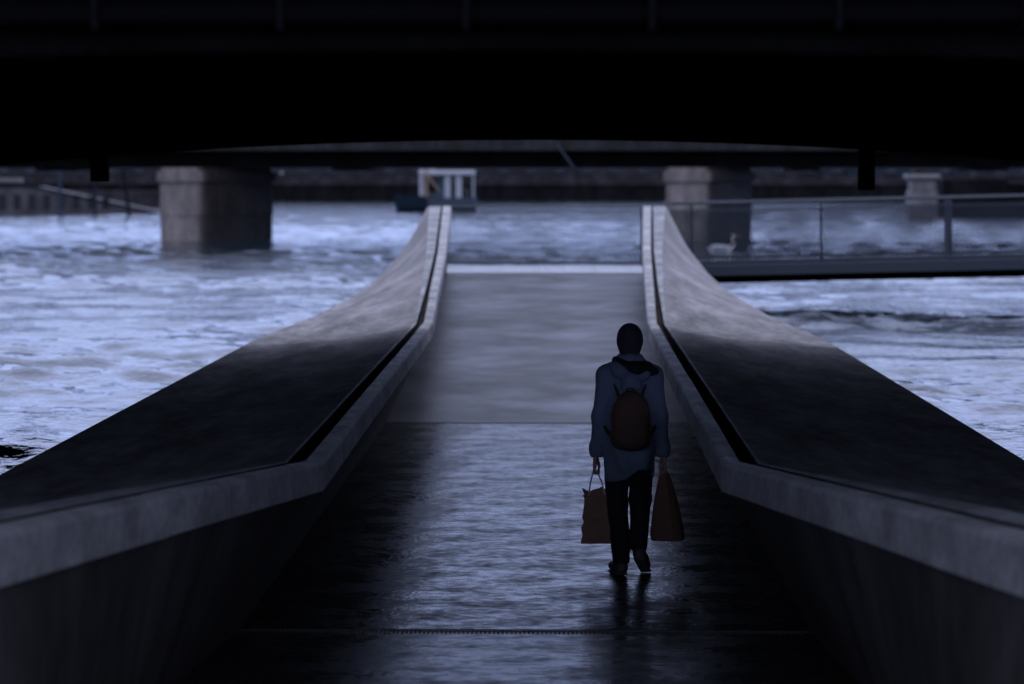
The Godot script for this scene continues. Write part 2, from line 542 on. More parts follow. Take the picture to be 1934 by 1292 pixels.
func build_parapet(sg: float, label: String) -> void:
	var root := thing("parapet_wall", label, "wall", Vector3.ZERO, "parapets of the sunken footpath")
	var st := begin()
	# inner face, leaning over the path between the folds
	st.set_smooth_group(-1)
	var rows: Array = []
	for d in stations(NEAR_END, 13.3, 0.7) + stations(13.3, 26.3, 1.0).slice(1) + stations(26.3, FAR_END, 0.7).slice(1):
		var r := PackedVector3Array()
		var y1 := coping_y(d) - 0.11
		var y0 := floor_y(d) - 0.02
		for i in 7:
			var t := i / 6.0
			r.append(Vector3(sg * lerpf(FLOOR_HALF, coping_u(d) + 0.035, t), lerpf(y0, y1, t), -d))
		rows.append(r)
	st.set_smooth_group(4)
	sheet(st, rows, Vector3(-sg, 0, 0))
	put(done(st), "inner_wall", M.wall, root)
	# coping pieces
	var joints: Array = stations(NEAR_END, 13.3, 1.0) + stations(13.3, 26.3, 2.0).slice(1) + stations(26.3, FAR_END, 2.2).slice(1)
	for i in joints.size() - 1:
		var a: float = joints[i]
		var b: float = joints[i + 1]
		var gap := 0.004
		var c := begin()
		var rr: Array = []
		var ds := stations(a + gap, b - gap, 0.5)
		if is_equal_approx(a, 13.3) or is_equal_approx(a, 26.3): ds[0] = a
		if is_equal_approx(b, 13.3) or is_equal_approx(b, 26.3): ds[-1] = b
		var jit := rng.randf_range(-0.003, 0.003)
		for d in ds:
			var w := coping_w(d)
			var u := coping_u(d) + jit * 0.6
			var y := coping_y(d) + jit
			var h := lerpf(0.17, 0.2, clampf((13.3 - d) / 5.0, 0.0, 1.0))
			var prof := [[0.05, -h], [0.004, -h], [0.0, -h + 0.006], [0.0, -0.03], [0.004, -0.014], [0.014, -0.004], [0.028, 0.0], [w - 0.014, 0.0], [w - 0.004, -0.004], [w, -0.014], [w, -0.1]]
			var r := PackedVector3Array()
			for p in prof:
				r.append(Vector3(sg * (u + p[0]), y + p[1], -d))
			rr.append(r)
		c.set_smooth_group(5)
		for k in rr.size() - 1:
			var p: PackedVector3Array = rr[k]
			var q: PackedVector3Array = rr[k + 1]
			for j in p.size() - 1:
				c.set_smooth_group(5 if j >= 3 and j <= 5 else 10 + j)
				var mid := (p[3] + p[8] + q[3] + q[8]) * 0.25 + Vector3(0, -0.06, 0)
				quad(c, p[j], p[j + 1], q[j + 1], q[j], (p[j] + p[j + 1]) * 0.5 - mid)
		c.set_smooth_group(-1)
		for e in [0, rr.size() - 1]:
			var p: PackedVector3Array = rr[e]
			for j in range(1, p.size() - 1):
				tri(c, p[0], p[j], p[j + 1], Vector3(0, 0, 1 if e == 0 else -1))
		put(done(c), "coping_stone", M.coping, root)
	# groove behind the coping
	var g := begin()
	rows = []
	var ds2: Array = stations(NEAR_END, 13.3, 0.6) + stations(13.3, 26.3, 1.0).slice(1) + stations(26.3, FAR_END, 0.5).slice(1)
	for d in ds2:
		var u := coping_u(d) + coping_w(d)
		var y := coping_y(d)
		rows.append(PackedVector3Array([Vector3(sg * (u - 0.03), y - 0.095, -d), Vector3(sg * (u + groove_w(d)), y - 0.095, -d), Vector3(sg * (u + groove_w(d)), y - 0.012, -d)]))
	g.set_smooth_group(-1)
	sheet(g, rows, Vector3(-sg * 0.5, 1, 0))
	put(done(g), "drain_groove", M.groove, root)
	# flat strip along the groove, then the broad shelf that twists down to the water
	var s2 := begin()
	rows = []
	for d in ds2:
		var u := coping_u(d) + coping_w(d) + groove_w(d)
		var y := coping_y(d)
		var w := strip_w(d)
		rows.append(PackedVector3Array([Vector3(sg * u, y - 0.012, -d), Vector3(sg * (u + minf(0.008, w * 0.4)), y - 0.004, -d), Vector3(sg * (u + w), y - 0.004, -d)]))
	s2.set_smooth_group(-1)
	sheet(s2, rows, Vector3(0, 1, 0))
	put(done(s2), "edge_strip", M.strip, root)
	var s3 := begin()
	s3.set_smooth_group(6)
	rows = []
	var skirt: Array = []
	for d in ds2:
		var u0 := coping_u(d) + coping_w(d) + groove_w(d) + strip_w(d)
		var y0 := coping_y(d) - 0.004
		var u1 := maxf(outer_u(d), u0 + 0.012)
		var y1 := outer_y(d)
		var r := PackedVector3Array()
		var sag := 0.10 * clampf((y0 - y1) / 0.8, 0.0, 1.0) * clampf((u1 - u0) / 0.8, 0.0, 1.0)
		for i in 13:
			var t := i / 12.0
			r.append(Vector3(sg * lerpf(u0, u1, t), lerpf(y0, y1, t) - sag * 4.0 * t * (1.0 - t), -d))
		rows.append(r)
		var low := WATER - 0.6
		skirt.append(PackedVector3Array([r[12], Vector3(sg * (u1 + 0.012), y1 - 0.02, -d), Vector3(sg * u1, y1 - 0.06, -d), Vector3(sg * maxf(u1 - 0.25, 1.85), low, -d)]))
	# crease at the folds
	for i in rows.size() - 1:
		s3.set_smooth_group(6 if ds2[i] < 13.29 else 7 if ds2[i] < 26.29 else 8)
		sheet(s3, [rows[i], rows[i + 1]], Vector3(sg * 0.4, 1, 0))
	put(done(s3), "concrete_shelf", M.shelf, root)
	var s4 := begin()
	s4.set_smooth_group(9)
	sheet(s4, skirt, Vector3(sg, 0, 0))
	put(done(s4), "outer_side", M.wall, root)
	# end face
	var s5 := begin()
	var last: PackedVector3Array = rows[-1]
	var ue := coping_u(FAR_END)
	var pts: Array = [Vector3(sg * ue, coping_y(FAR_END) - 0.1, -FAR_END)]
	for p in last:
		pts.append(p)
	pts.append(Vector3(sg * 1.85, -0.15, -FAR_END))
	pts.append(Vector3(sg * FLOOR_HALF, floor_y(FAR_END), -FAR_END))
	for i in range(1, pts.size() - 1):
		tri(s5, pts[0], pts[i], pts[i + 1], Vector3(0, 0, -1))
	put(done(s5), "end_face", M.wall, root)

# ---------------------------------------------------------------- bridges
func arch_y(x: float) -> float:
	return 3.106 - 0.0084 * (x + 0.1) * (x + 0.1)

func build_road_bridge() -> void:
	var root := thing("road_bridge", "low black road bridge with an arched underside spanning over the footpath", "bridge")
	var half := 20.0
	for d in [8.0, 11.5, 15.0, 18.5, 22.0, 25.4]:
		var st := begin()
		var rows: Array = []
		var n := 60
		var prof := [[0.012, 99.0], [0.012, 0.05], [0.16, 0.045], [0.16, 0.0], [-0.16, 0.0], [-0.16, 0.045], [-0.012, 0.05], [-0.012, 99.0]]
		st.set_smooth_group(-1)
		for i in n + 1:
			var x := lerpf(-half, half, float(i) / n)
			var r := PackedVector3Array()
			for p in prof:
				r.append(Vector3(x, 4.19 if p[1] > 50.0 else arch_y(x) + p[1], -d + p[0]))
			rows.append(r)
		for i in n:
			for j in prof.size() - 1:
				var o := Vector3(0, 0, 1)
				if j == 1 or j == 5: o = Vector3(0, 1, 0)
				elif j == 3: o = Vector3(0, -1, 0)
				elif j >= 4: o = Vector3(0, 0, -1)
				quad(st, rows[i][j], rows[i][j + 1], rows[i + 1][j + 1], rows[i + 1][j], o)
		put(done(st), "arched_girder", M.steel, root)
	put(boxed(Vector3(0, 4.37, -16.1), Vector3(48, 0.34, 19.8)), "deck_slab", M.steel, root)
	for z in [-6.35, -25.85]:
		put(boxed(Vector3(0, 5.04, z), Vector3(48, 0.98, 0.2)), "deck_parapet", M.steel, root)
	for x in [-21.5, 21.5]:
		put(boxed(Vector3(x, 1.6, -16.1), Vector3(3.0, 5.18, 19.6)), "abutment", M.dark_matte, root)
	# pipe clipped to the near girder
	var st := begin()
	tube(st, [Vector3(-14, 3.225, -7.9), Vector3(14, 3.225, -7.9)], 0.035, 10)
	put(done(st), "pipe", M.pipe, root)
	var bracket := boxed(Vector3.ZERO, Vector3(0.018, 0.12, 0.14), 0.004)
	for i in 15:
		put(bracket, "pipe_bracket", M.bracket, root, Vector3(-4.3 + i * 0.6, 3.23, -7.91))
	put(boxed(Vector3(-4.63, 2.98, -25.5), Vector3(0.185, 0.62, 0.12), 0.01), "hanging_post", M.steel, root)
	put(boxed(Vector3(3.42, 2.90, -25.5), Vector3(0.17, 0.64, 0.12), 0.01), "hanging_post", M.steel, root)

func pier_plan(w: float, l: float, angle: float, at: Vector2, grow := 0.0) -> PackedVector2Array:
	var out := PackedVector2Array()
	var ax := Vector2(sin(angle), -cos(angle))    # along the pier, away from the camera, in (x, z)
	var sd := Vector2(cos(angle), sin(angle))
	var r := w * 0.5 + grow
	for i in 13:
		var f := PI * i / 12.0
		out.append(at + ax * (w * 0.5) + sd * cos(f) * r - ax * sin(f) * r)
	for q in [1.1, 1.4, 2.0]:
		out.append(at + ax * q - sd * r)
	out.append(at + ax * (l + grow) - sd * r)
	out.append(at + ax * (l + grow) + sd * r)
	for q in [2.0, 1.4, 1.1]:
		out.append(at + ax * q + sd * r)
	return out

func build_far_bridge() -> void:
	var root := thing("concrete_bridge", "second low concrete bridge with pale weathered edge, resting on the stone piers in the river", "bridge")
	put(boxed(Vector3(0, 4.06, -97.5), Vector3(130, 0.6, 14.0), 0.03), "deck_slab", M.old_concrete, root)
	put(boxed(Vector3(0, 3.44, -97.7), Vector3(130, 0.6, 11.0)), "box_girder", M.dark_matte, root)
	for z in [-90.7, -104.3]:
		put(boxed(Vector3(0, 4.8, z), Vector3(130, 0.97, 0.18), 0.02), "parapet", M.old_concrete, root)
	for b in [[-7.75, 1.4], [9.6, 1.0], [16.6, 1.3], [-19.0, 1.6]]:
		put(boxed(Vector3(b[0], 3.08, -94.5), Vector3(b[1], 0.1, 4.0)), "hanging_duct", M.dark_matte, root)
	var st := begin()
	tube(st, [Vector3(0.1, 4.05, -90.4), Vector3(0.75, 3.15, -90.4)], 0.035, 6)
	put(done(st), "drain_pipe", M.hull_grey, root)
	for p in [[-14.08, "stone bridge pier standing clear in open water left of the footpath", 0.37], [4.64, "stone bridge pier behind the swan and the footbridge's mesh railing", 0.37]]:
		var pr := thing("bridge_pier", p[1], "bridge pier", Vector3(p[0], 0, -89.0), "piers of the second bridge")
		nose_light = Vector3(sin(p[2]), -cos(p[2]), 1.25)  # paints the lit nose and shaded sides into this pier's vertex colours
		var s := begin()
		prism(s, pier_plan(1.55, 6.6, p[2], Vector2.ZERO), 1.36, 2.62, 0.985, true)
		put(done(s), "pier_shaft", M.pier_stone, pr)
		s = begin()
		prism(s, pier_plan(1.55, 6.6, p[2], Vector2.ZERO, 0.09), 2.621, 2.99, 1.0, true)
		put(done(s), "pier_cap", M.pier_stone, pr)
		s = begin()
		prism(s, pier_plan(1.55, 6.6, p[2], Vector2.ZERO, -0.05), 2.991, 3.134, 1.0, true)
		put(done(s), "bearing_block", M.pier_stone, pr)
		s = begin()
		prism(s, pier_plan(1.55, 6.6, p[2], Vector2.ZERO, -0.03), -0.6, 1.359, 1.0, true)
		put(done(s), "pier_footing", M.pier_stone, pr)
		nose_light = Vector3.ZERO

# ---------------------------------------------------------------- railings
func mesh_panel(x0: float, x1: float, h0: float, h1: float, pitch: float, wire: float) -> ArrayMesh:
	# diamond wire mesh in the xy plane, clipped to the frame
	var st := begin()
	var w := x1 - x0
	var h := h1 - h0
	for dir in [1.0, -1.0]:
		var n := int((w + h) / pitch) + 1
		for i in n:
			var s: float = (i + 0.5) * pitch
			# line: x + y = s (dir 1) or mirrored
			var ya := maxf(0.0, s - w)
			var yb := minf(h, s)
			if yb - ya < 0.01:
				continue
			var a := Vector3(s - ya, ya, 0)
			var b := Vector3(s - yb, yb, 0)
			if dir < 0:
				a.x = w - a.x
				b.x = w - b.x
			a += Vector3(x0, h0, 0.004 * dir)
			b += Vector3(x0, h0, 0.004 * dir)
			var t := (b - a)
			var l := t.length()
			t /= l
			box(st, (a + b) * 0.5, Vector3(l, wire, wire * 0.5), Basis(t, Vector3(-t.y, t.x, 0), Vector3(0, 0, 1)))
	return done(st)

func railing(root: Node3D, x0: float, x1: float, posts: Array, mat: Material, top: float, bottom: float, ftop: float) -> void:
	put(boxed(Vector3((x0 + x1) * 0.5, top, 0), Vector3(x1 - x0, 0.035, 0.05), 0.006), "top_rail", mat, root)
	put(boxed(Vector3((x0 + x1) * 0.5, bottom, 0), Vector3(x1 - x0, 0.05, 0.03), 0.004), "bottom_rail", mat, root)
	put(boxed(Vector3((x0 + x1) * 0.5, ftop, 0), Vector3(x1 - x0, 0.016, 0.016)), "middle_rail", mat, root)
	for x in posts:
		put(boxed(Vector3(x, (top - 0.02 + bottom - 0.1) * 0.5, -0.04), Vector3(0.045, top - bottom + 0.06, 0.03), 0.004), "post", mat, root)
	var edges := [x0] + posts + [x1]
	for i in edges.size() - 1:
		if edges[i + 1] - edges[i] > 0.3:
			var m := put(mesh_panel(edges[i] + 0.02, edges[i + 1] - 0.02, bottom + 0.03, ftop - 0.01, 0.08, 0.013), "wire_mesh", M.wire, root)
			m.set_meta("kind", "stuff")

func build_railings() -> void:
	var e := thing("mesh_railing", "dark wire mesh railing across the far end of the footpath between the two parapets", "railing", Vector3(0, 1.1, -45.0))
	railing(e, -2.02, 2.02, [-1.98, 1.74], M.dark_rail, 1.09, 0.05, 1.02)
	var l := thing("mesh_railing", "short wire mesh railing on the far landing, behind the left parapet's end", "railing", Vector3(-2.02, 1.1, -43.35))
	l.rotation.y = PI / 2
	railing(l, -1.6, 1.6, [-1.5, 0.0, 1.5], M.dark_rail, 1.09, 0.05, 1.02)
	var g := thing("footbridge", "grey steel footbridge with wire mesh sides leading right from the end of the footpath", "footbridge", Vector3(1.8, 1.09, -43.4))
	g.rotation.z = 0.0225
	var len_ := 16.0
	put(boxed(Vector3(len_ * 0.5, -0.03, 0), Vector3(len_, 0.06, 2.5)), "deck", M.dark_rail, g)
	for z in [1.28, -1.28]:
		put(boxed(Vector3(len_ * 0.5 + 0.1, 0.0, z), Vector3(len_ - 0.2, 0.19, 0.06), 0.006), "edge_beam", M.rail, g)
	for z in [0.95, 0.0, -0.95]:
		put(boxed(Vector3(len_ * 0.5, -0.15, z), Vector3(len_, 0.16, 0.12)), "stringer", M.steel, g)
	for z in [1.26, -1.26]:
		var side := Node3D.new()
		side.name = "side_railing" if z > 0 else "side_railing_001"
		g.add_child(side)
		side.position = Vector3(0, 0, z)
		railing(side, 0.35, len_, [0.73, 2.97, 5.12, 5.21, 7.4, 9.6, 9.69, 11.9, 14.1] if z > 0 else [0.87, 3.24, 5.57, 7.94, 10.32, 12.7], M.rail, 1.17, 0.14, 1.03)

# ---------------------------------------------------------------- water
func build_water() -> void:
	var f := FastNoiseLite.new()
	f.seed = 5
	f.noise_type = FastNoiseLite.TYPE_SIMPLEX_SMOOTH
	f.frequency = 1.0
	f.fractal_octaves = 1
	var st := SurfaceTool.new()
	st.begin(Mesh.PRIMITIVE_TRIANGLES)
	# rows thin out with distance, all in one sheet
	var ds: Array = []
	var d := -6.0
	while d < 420.0:
		ds.append(d)
		d += clampf(0.0055 * maxf(d, 5.0), 0.07, 3.0)
	var nx := 220
	for i in ds.size():
		var dd: float = ds[i]
		var half := maxf(14.0, dd * 0.34)
		for j in nx + 1:
			var t := (float(j) / nx) * 2.0 - 1.0
			var x := t * half
			var fade := clampf(1.0 - dd / 300.0, 0.15, 1.0)
			var patch := 0.55 + 0.9 * maxf(f.get_noise_2d(x * 0.07 + 40.0, dd * 0.11), -0.4)
			var y := 0.07 * f.get_noise_2d(x * 0.22, dd * 0.42) + 0.07 * f.get_noise_2d(x * 0.75 + 9.0, dd * 1.05 + 3.0) * patch + 0.033 * f.get_noise_2d(x * 1.5 + 31.0, dd * 2.3) * patch * clampf(1.6 - dd / 50.0, 0.0, 1.0) + 0.017 * f.get_noise_2d(x * 3.1 + 77.0, dd * 4.2) * patch * clampf(1.7 - dd / 24.0, 0.0, 1.0)
			st.add_vertex(Vector3(x, WATER + y * fade, -dd))
	for i in ds.size() - 1:
		for j in nx:
			var a := i * (nx + 1) + j
			st.add_index(a); st.add_index(a + nx + 1); st.add_index(a + 1)
			st.add_index(a + 1); st.add_index(a + nx + 1); st.add_index(a + nx + 2)
	st.generate_normals()
	# the trough keeps the river out: drop the sheet below its floor there
	var mesh := st.commit()
	var arr := mesh.surface_get_arrays(0)
	var vs: PackedVector3Array = arr[Mesh.ARRAY_VERTEX]
	for i in vs.size():
		var dd := -vs[i].z
		if dd < 45.0 and absf(vs[i].x) < 1.84:
			vs[i].y = -0.5
	arr[Mesh.ARRAY_VERTEX] = vs
	var out := ArrayMesh.new()
	out.add_surface_from_arrays(Mesh.PRIMITIVE_TRIANGLES, arr)
	var o := put(out, "river_water", M.water, self)
	o.set_meta("kind", "structure")
	# wide calm river all round, a little lower
	var s2 := begin()
	quad(s2, Vector3(-600, WATER - 0.7, 200), Vector3(600, WATER - 0.7, 200), Vector3(600, WATER - 0.7, -420), Vector3(-600, WATER - 0.7, -420), Vector3.UP)
	var b := put(done(s2), "river_bed", M.wet_stone, self)
	b.set_meta("kind", "structure")
	var s3 := begin()
	for sg in [-1.0, 1.0]:
		var rows: Array = []
		for dd in [-6.0, 41.0, 420.0]:
			var half := maxf(14.0, dd * 0.34)
			rows.append(PackedVector3Array([Vector3(sg * half, WATER - 0.004, -dd), Vector3(sg * 500.0, WATER - 0.004, -dd)]))
		sheet(s3, rows, Vector3.UP)
	quad(s3, Vector3(-500, WATER - 0.004, 200), Vector3(500, WATER - 0.004, 200), Vector3(500, WATER - 0.004, 6.0), Vector3(-500, WATER - 0.004, 6.0), Vector3.UP)
	var w := put(done(s3), "river_water_001", M.water, self)
	w.set_meta("kind", "structure")

# ---------------------------------------------------------------- far bank
func building(label: String, x0: float, x1: float, d: float, base: float, tall: float, mat: Material, depth := 14.0) -> void:
	var b := thing("building", label, "building", Vector3((x0 + x1) * 0.5, base, -d))
	var w := x1 - x0
	put(boxed(Vector3(0, tall * 0.5, -depth * 0.5), Vector3(w, tall, depth)), "wall", mat, b)
	put(boxed(Vector3(0, 0.55, 0.06), Vector3(w + 0.1, 1.1, 0.12), 0.03), "plinth", M.quay_pale, b)
	var st := begin()
	box(st, Vector3(0, tall + 0.15, -depth * 0.5), Vector3(w + 0.8, 0.3, depth + 0.8))
	var y := tall + 0.3
	var ridge := 3.0
	quad(st, Vector3(-w * 0.5, y, 0), Vector3(w * 0.5, y, 0), Vector3(w * 0.5 - 2, y + ridge, -depth * 0.5), Vector3(-w * 0.5 + 2, y + ridge, -depth * 0.5), Vector3(0, 1, 1))
	quad(st, Vector3(-w * 0.5, y, -depth), Vector3(w * 0.5, y, -depth), Vector3(w * 0.5 - 2, y + ridge, -depth * 0.5), Vector3(-w * 0.5 + 2, y + ridge, -depth * 0.5), Vector3(0, 1, -1))
	for s in [-1.0, 1.0]:
		tri(st, Vector3(s * w * 0.5, y, 0), Vector3(s * w * 0.5, y, -depth), Vector3(s * (w * 0.5 - 2), y + ridge, -depth * 0.5), Vector3(s, 1, 0))
	put(done(st), "roof", M.roof, b)
	var frame := begin()
	for s in [-1.0, 1.0]:
		box(frame, Vector3(s * 0.62, 0.95, 0.05), Vector3(0.14, 1.9, 0.1))
	box(frame, Vector3(0, 1.96, 0.05), Vector3(1.38, 0.14, 0.1))
	box(frame, Vector3(0, -0.06, 0.08), Vector3(1.5, 0.12, 0.16))
	box(frame, Vector3(0, 0.95, 0.03), Vector3(0.06, 1.88, 0.04))
	var fm := done(frame)
	var pane := boxed(Vector3(0, 0.95, 0.008), Vector3(1.08, 1.86, 0.012))
	var n := int(w / 3.1)
	for s in int((tall - 0.5) / 3.4):
		for i in n:
			var x := (i + 0.5 - n * 0.5) * w / n
			var win := put(fm, "window", M.facade_b, b, Vector3(x, 1.35 + s * 3.4, 0.003))
			put(pane, "pane", M.glass, win)

func build_far_bank() -> void:
	var pr := structure("promenade")
	put(boxed(Vector3(0, 1.0, -330), Vector3(400, 2.3, 144)), "promenade_ground", M.quay_pale, pr)
	var q := thing("quay_wall", "long dark quay wall along the far bank, under the pale promenade", "quay wall", Vector3(0, 0, -257))
	put(boxed(Vector3(0, 0.9, 0), Vector3(200, 2.5, 0.8), 0.03), "wall", M.quay, q)
	put(boxed(Vector3(0, 2.19, 0.08), Vector3(200, 0.08, 1.1), 0.02), "capping", M.quay_pale, q)
	var fender := boxed(Vector3(0, 1.0, 0.5), Vector3(0.5, 2.0, 0.24), 0.04)
	for x in [-28.5, -26.0, -22.2, -17.6, -13.5, -9.8, 14.0, 19.0, 24.0]:
		put(fender, "fender_post", M.dark_matte, q, Vector3(x, 0.1, 0))
	var lw := thing("low_wall", "pale low wall edging the promenade on the far bank", "wall", Vector3(0, 2.15, -263))
	put(boxed(Vector3(0, 0.3, 0), Vector3(200, 0.6, 0.4), 0.03), "wall", M.quay_pale, lw)
	building("long grey building on the far bank, behind the boat", -38, 2.0, 285, 2.15, 7.2, M.facade_a)
	building("pale building on the far bank, seen between the boat and the right pier", 2.0, 31, 286, 2.15, 6.6, M.facade_b)
	building("blue grey building on the far bank, behind the stone pillar on the right", 31, 72, 284, 2.15, 7.0, M.facade_c)
	building("dim building on the far bank beyond the slipway on the left", -80, -38, 286, 2.15, 6.8, M.facade_a)
	var lamp := thing("street_lamp", "street lamp with a white globe on the far promenade, right of the left pier", "street lamp", Vector3(-30.2, 2.15, -266))
	var st := begin()
	tube(st, [Vector3(0, 0, 0), Vector3(0, 1.15, 0)], 0.06, 8, 0.04)
	put(done(st), "pole", M.steel, lamp)
	var gl := SphereMesh.new()
	gl.radius = 0.15
	gl.height = 0.3
	put(gl, "globe", M.white_paint, lamp, Vector3(0, 1.28, 0))

	# right bank, nearer: dark wall, pale pillar
	var rb := thing("embankment_wall", "dark embankment wall on the right bank, running away from the stone pillar", "wall", Vector3(25, 0, -151))
	put(boxed(Vector3(10, 1.1, -1.5), Vector3(22, 3.3, 3.0), 0.05), "wall", M.quay, rb)
	put(boxed(Vector3(11, 2.9, -1.0), Vector3(20, 0.3, 1.6), 0.04), "capping", M.quay_pale, rb)
	put(boxed(Vector3(12, 2.5, 0.12), Vector3(18, 0.25, 0.24), 0.03), "ledge", M.quay_pale, rb)
	var pl := thing("stone_pillar", "short pale stone pillar with a wide cap at the water's edge on the right bank", "pillar", Vector3(22.55, 0, -150))
	put(boxed(Vector3(0, 0.7, 0), Vector3(1.7, 2.6, 1.7), 0.05), "base", M.stone, pl)
	put(boxed(Vector3(0, 2.36, 0), Vector3(1.5, 0.7, 1.5), 0.05), "block", M.stone, pl)
	put(boxed(Vector3(0, 2.86, 0), Vector3(2.0, 0.28, 2.0), 0.06), "cap", M.stone, pl)
	put(boxed(Vector3(0, 3.2, 0), Vector3(1.2, 0.38, 1.2), 0.08), "finial", M.quay_pale, pl)

	# left: slipway wall with openings, quay behind it, posts and a rope
	var sl := thing("slipway_wall", "pale left bank wall with a row of dark openings, its top sloping to the water", "wall", Vector3(0, 0, -160))
	st = begin()
	var xa := -50.0
	var xb := -34.6
	var xc := -26.3
	for z in [0.0, -4.0]:
		var o := Vector3(0, 0, 1 if z == 0.0 else -1)
		quad(st, Vector3(xa, -0.5, z), Vector3(xb, -0.5, z), Vector3(xb, 2.25, z), Vector3(xa, 2.25, z), o)
		quad(st, Vector3(xb, -0.5, z), Vector3(xc, -0.5, z), Vector3(xc, 0.5, z), Vector3(xb, 2.25, z), o)
	quad(st, Vector3(xa, 2.25, 0), Vector3(xb, 2.25, 0), Vector3(xb, 2.25, -4), Vector3(xa, 2.25, -4), Vector3.UP)
	quad(st, Vector3(xb, 2.25, 0), Vector3(xc, 0.5, 0), Vector3(xc, 0.5, -4), Vector3(xb, 2.25, -4), Vector3.UP)
	put(done(st), "wall", M.slip, sl)
	st = begin()
	var dir := Vector3(xc - xb, 0.5 - 2.25, 0).normalized()
	box(st, Vector3((xb + xc) * 0.5, 1.40, 0.05), Vector3(8.6, 0.1, 0.2), Basis(dir, Vector3(-dir.y, dir.x, 0), Vector3(0, 0, 1)))
	box(st, Vector3((xa + xb) * 0.5, 2.33, 0.05), Vector3(15.4, 0.16, 0.2))
	put(done(st), "top_edge", M.quay, sl)
	for i in 8:
		var x := -36.6 + i * 0.98
		var hh := minf(1.0, 0.35 + (xc - 1.0 - x) * 0.15)
		put(boxed(Vector3(x, 0.72 + hh * 0.5, 0.01), Vector3(0.46, hh, 0.03)), "opening", M.opening, sl)
	var lq := thing("quay_wall", "grey quay wall on the left bank behind the slipway, with a paler band along its top", "quay wall", Vector3(-51, 0, -196))
	put(boxed(Vector3(0, 0.7, 0), Vector3(46, 2.2, 2.0), 0.05), "wall", M.quay_pale, lq)
	put(boxed(Vector3(0, 2.1, -2.0), Vector3(46, 0.6, 2.0), 0.05), "upper_wall", M.quay, lq)
	put(boxed(Vector3(0, 2.62, -3.4), Vector3(14, 0.36, 1.0), 0.05), "ledge", M.stone, lq)
	for p in [[-30.7, -150.0, 0.0, 0.9, 3.4, 0.10, "tallest and bluest of three mooring posts by the left bank slipway", "post_blue"], [-28.9, -152.0, 0.0, 0.4, 2.4, 0.09, "straight dark mooring post rising from the slipway edge below the hanging beam", "hull_dark"], [-26.3, -150.0, -0.24, 0.4, 3.2, 0.11, "leaning dark mooring pole by the foot of the slipway, left of the left pier", "quay"]]:
		var po := thing("mooring_post", p[6], "mooring post", Vector3(p[0], 0, p[1]), "mooring posts on the left bank")
		st = begin()
		tube(st, [Vector3(0, -0.3, 0), Vector3(p[2] * 2.0, p[4], 0)], p[5], 8)
		put(done(st), "pole", M[p[7]], po)
		st = begin()
		tube(st, [Vector3(p[2] * 2.0, p[4], 0), Vector3(p[2] * 2.0, p[4] + 0.1, 0)], p[5] * 1.25, 8)
		put(done(st), "post_cap", M[p[7]], po)

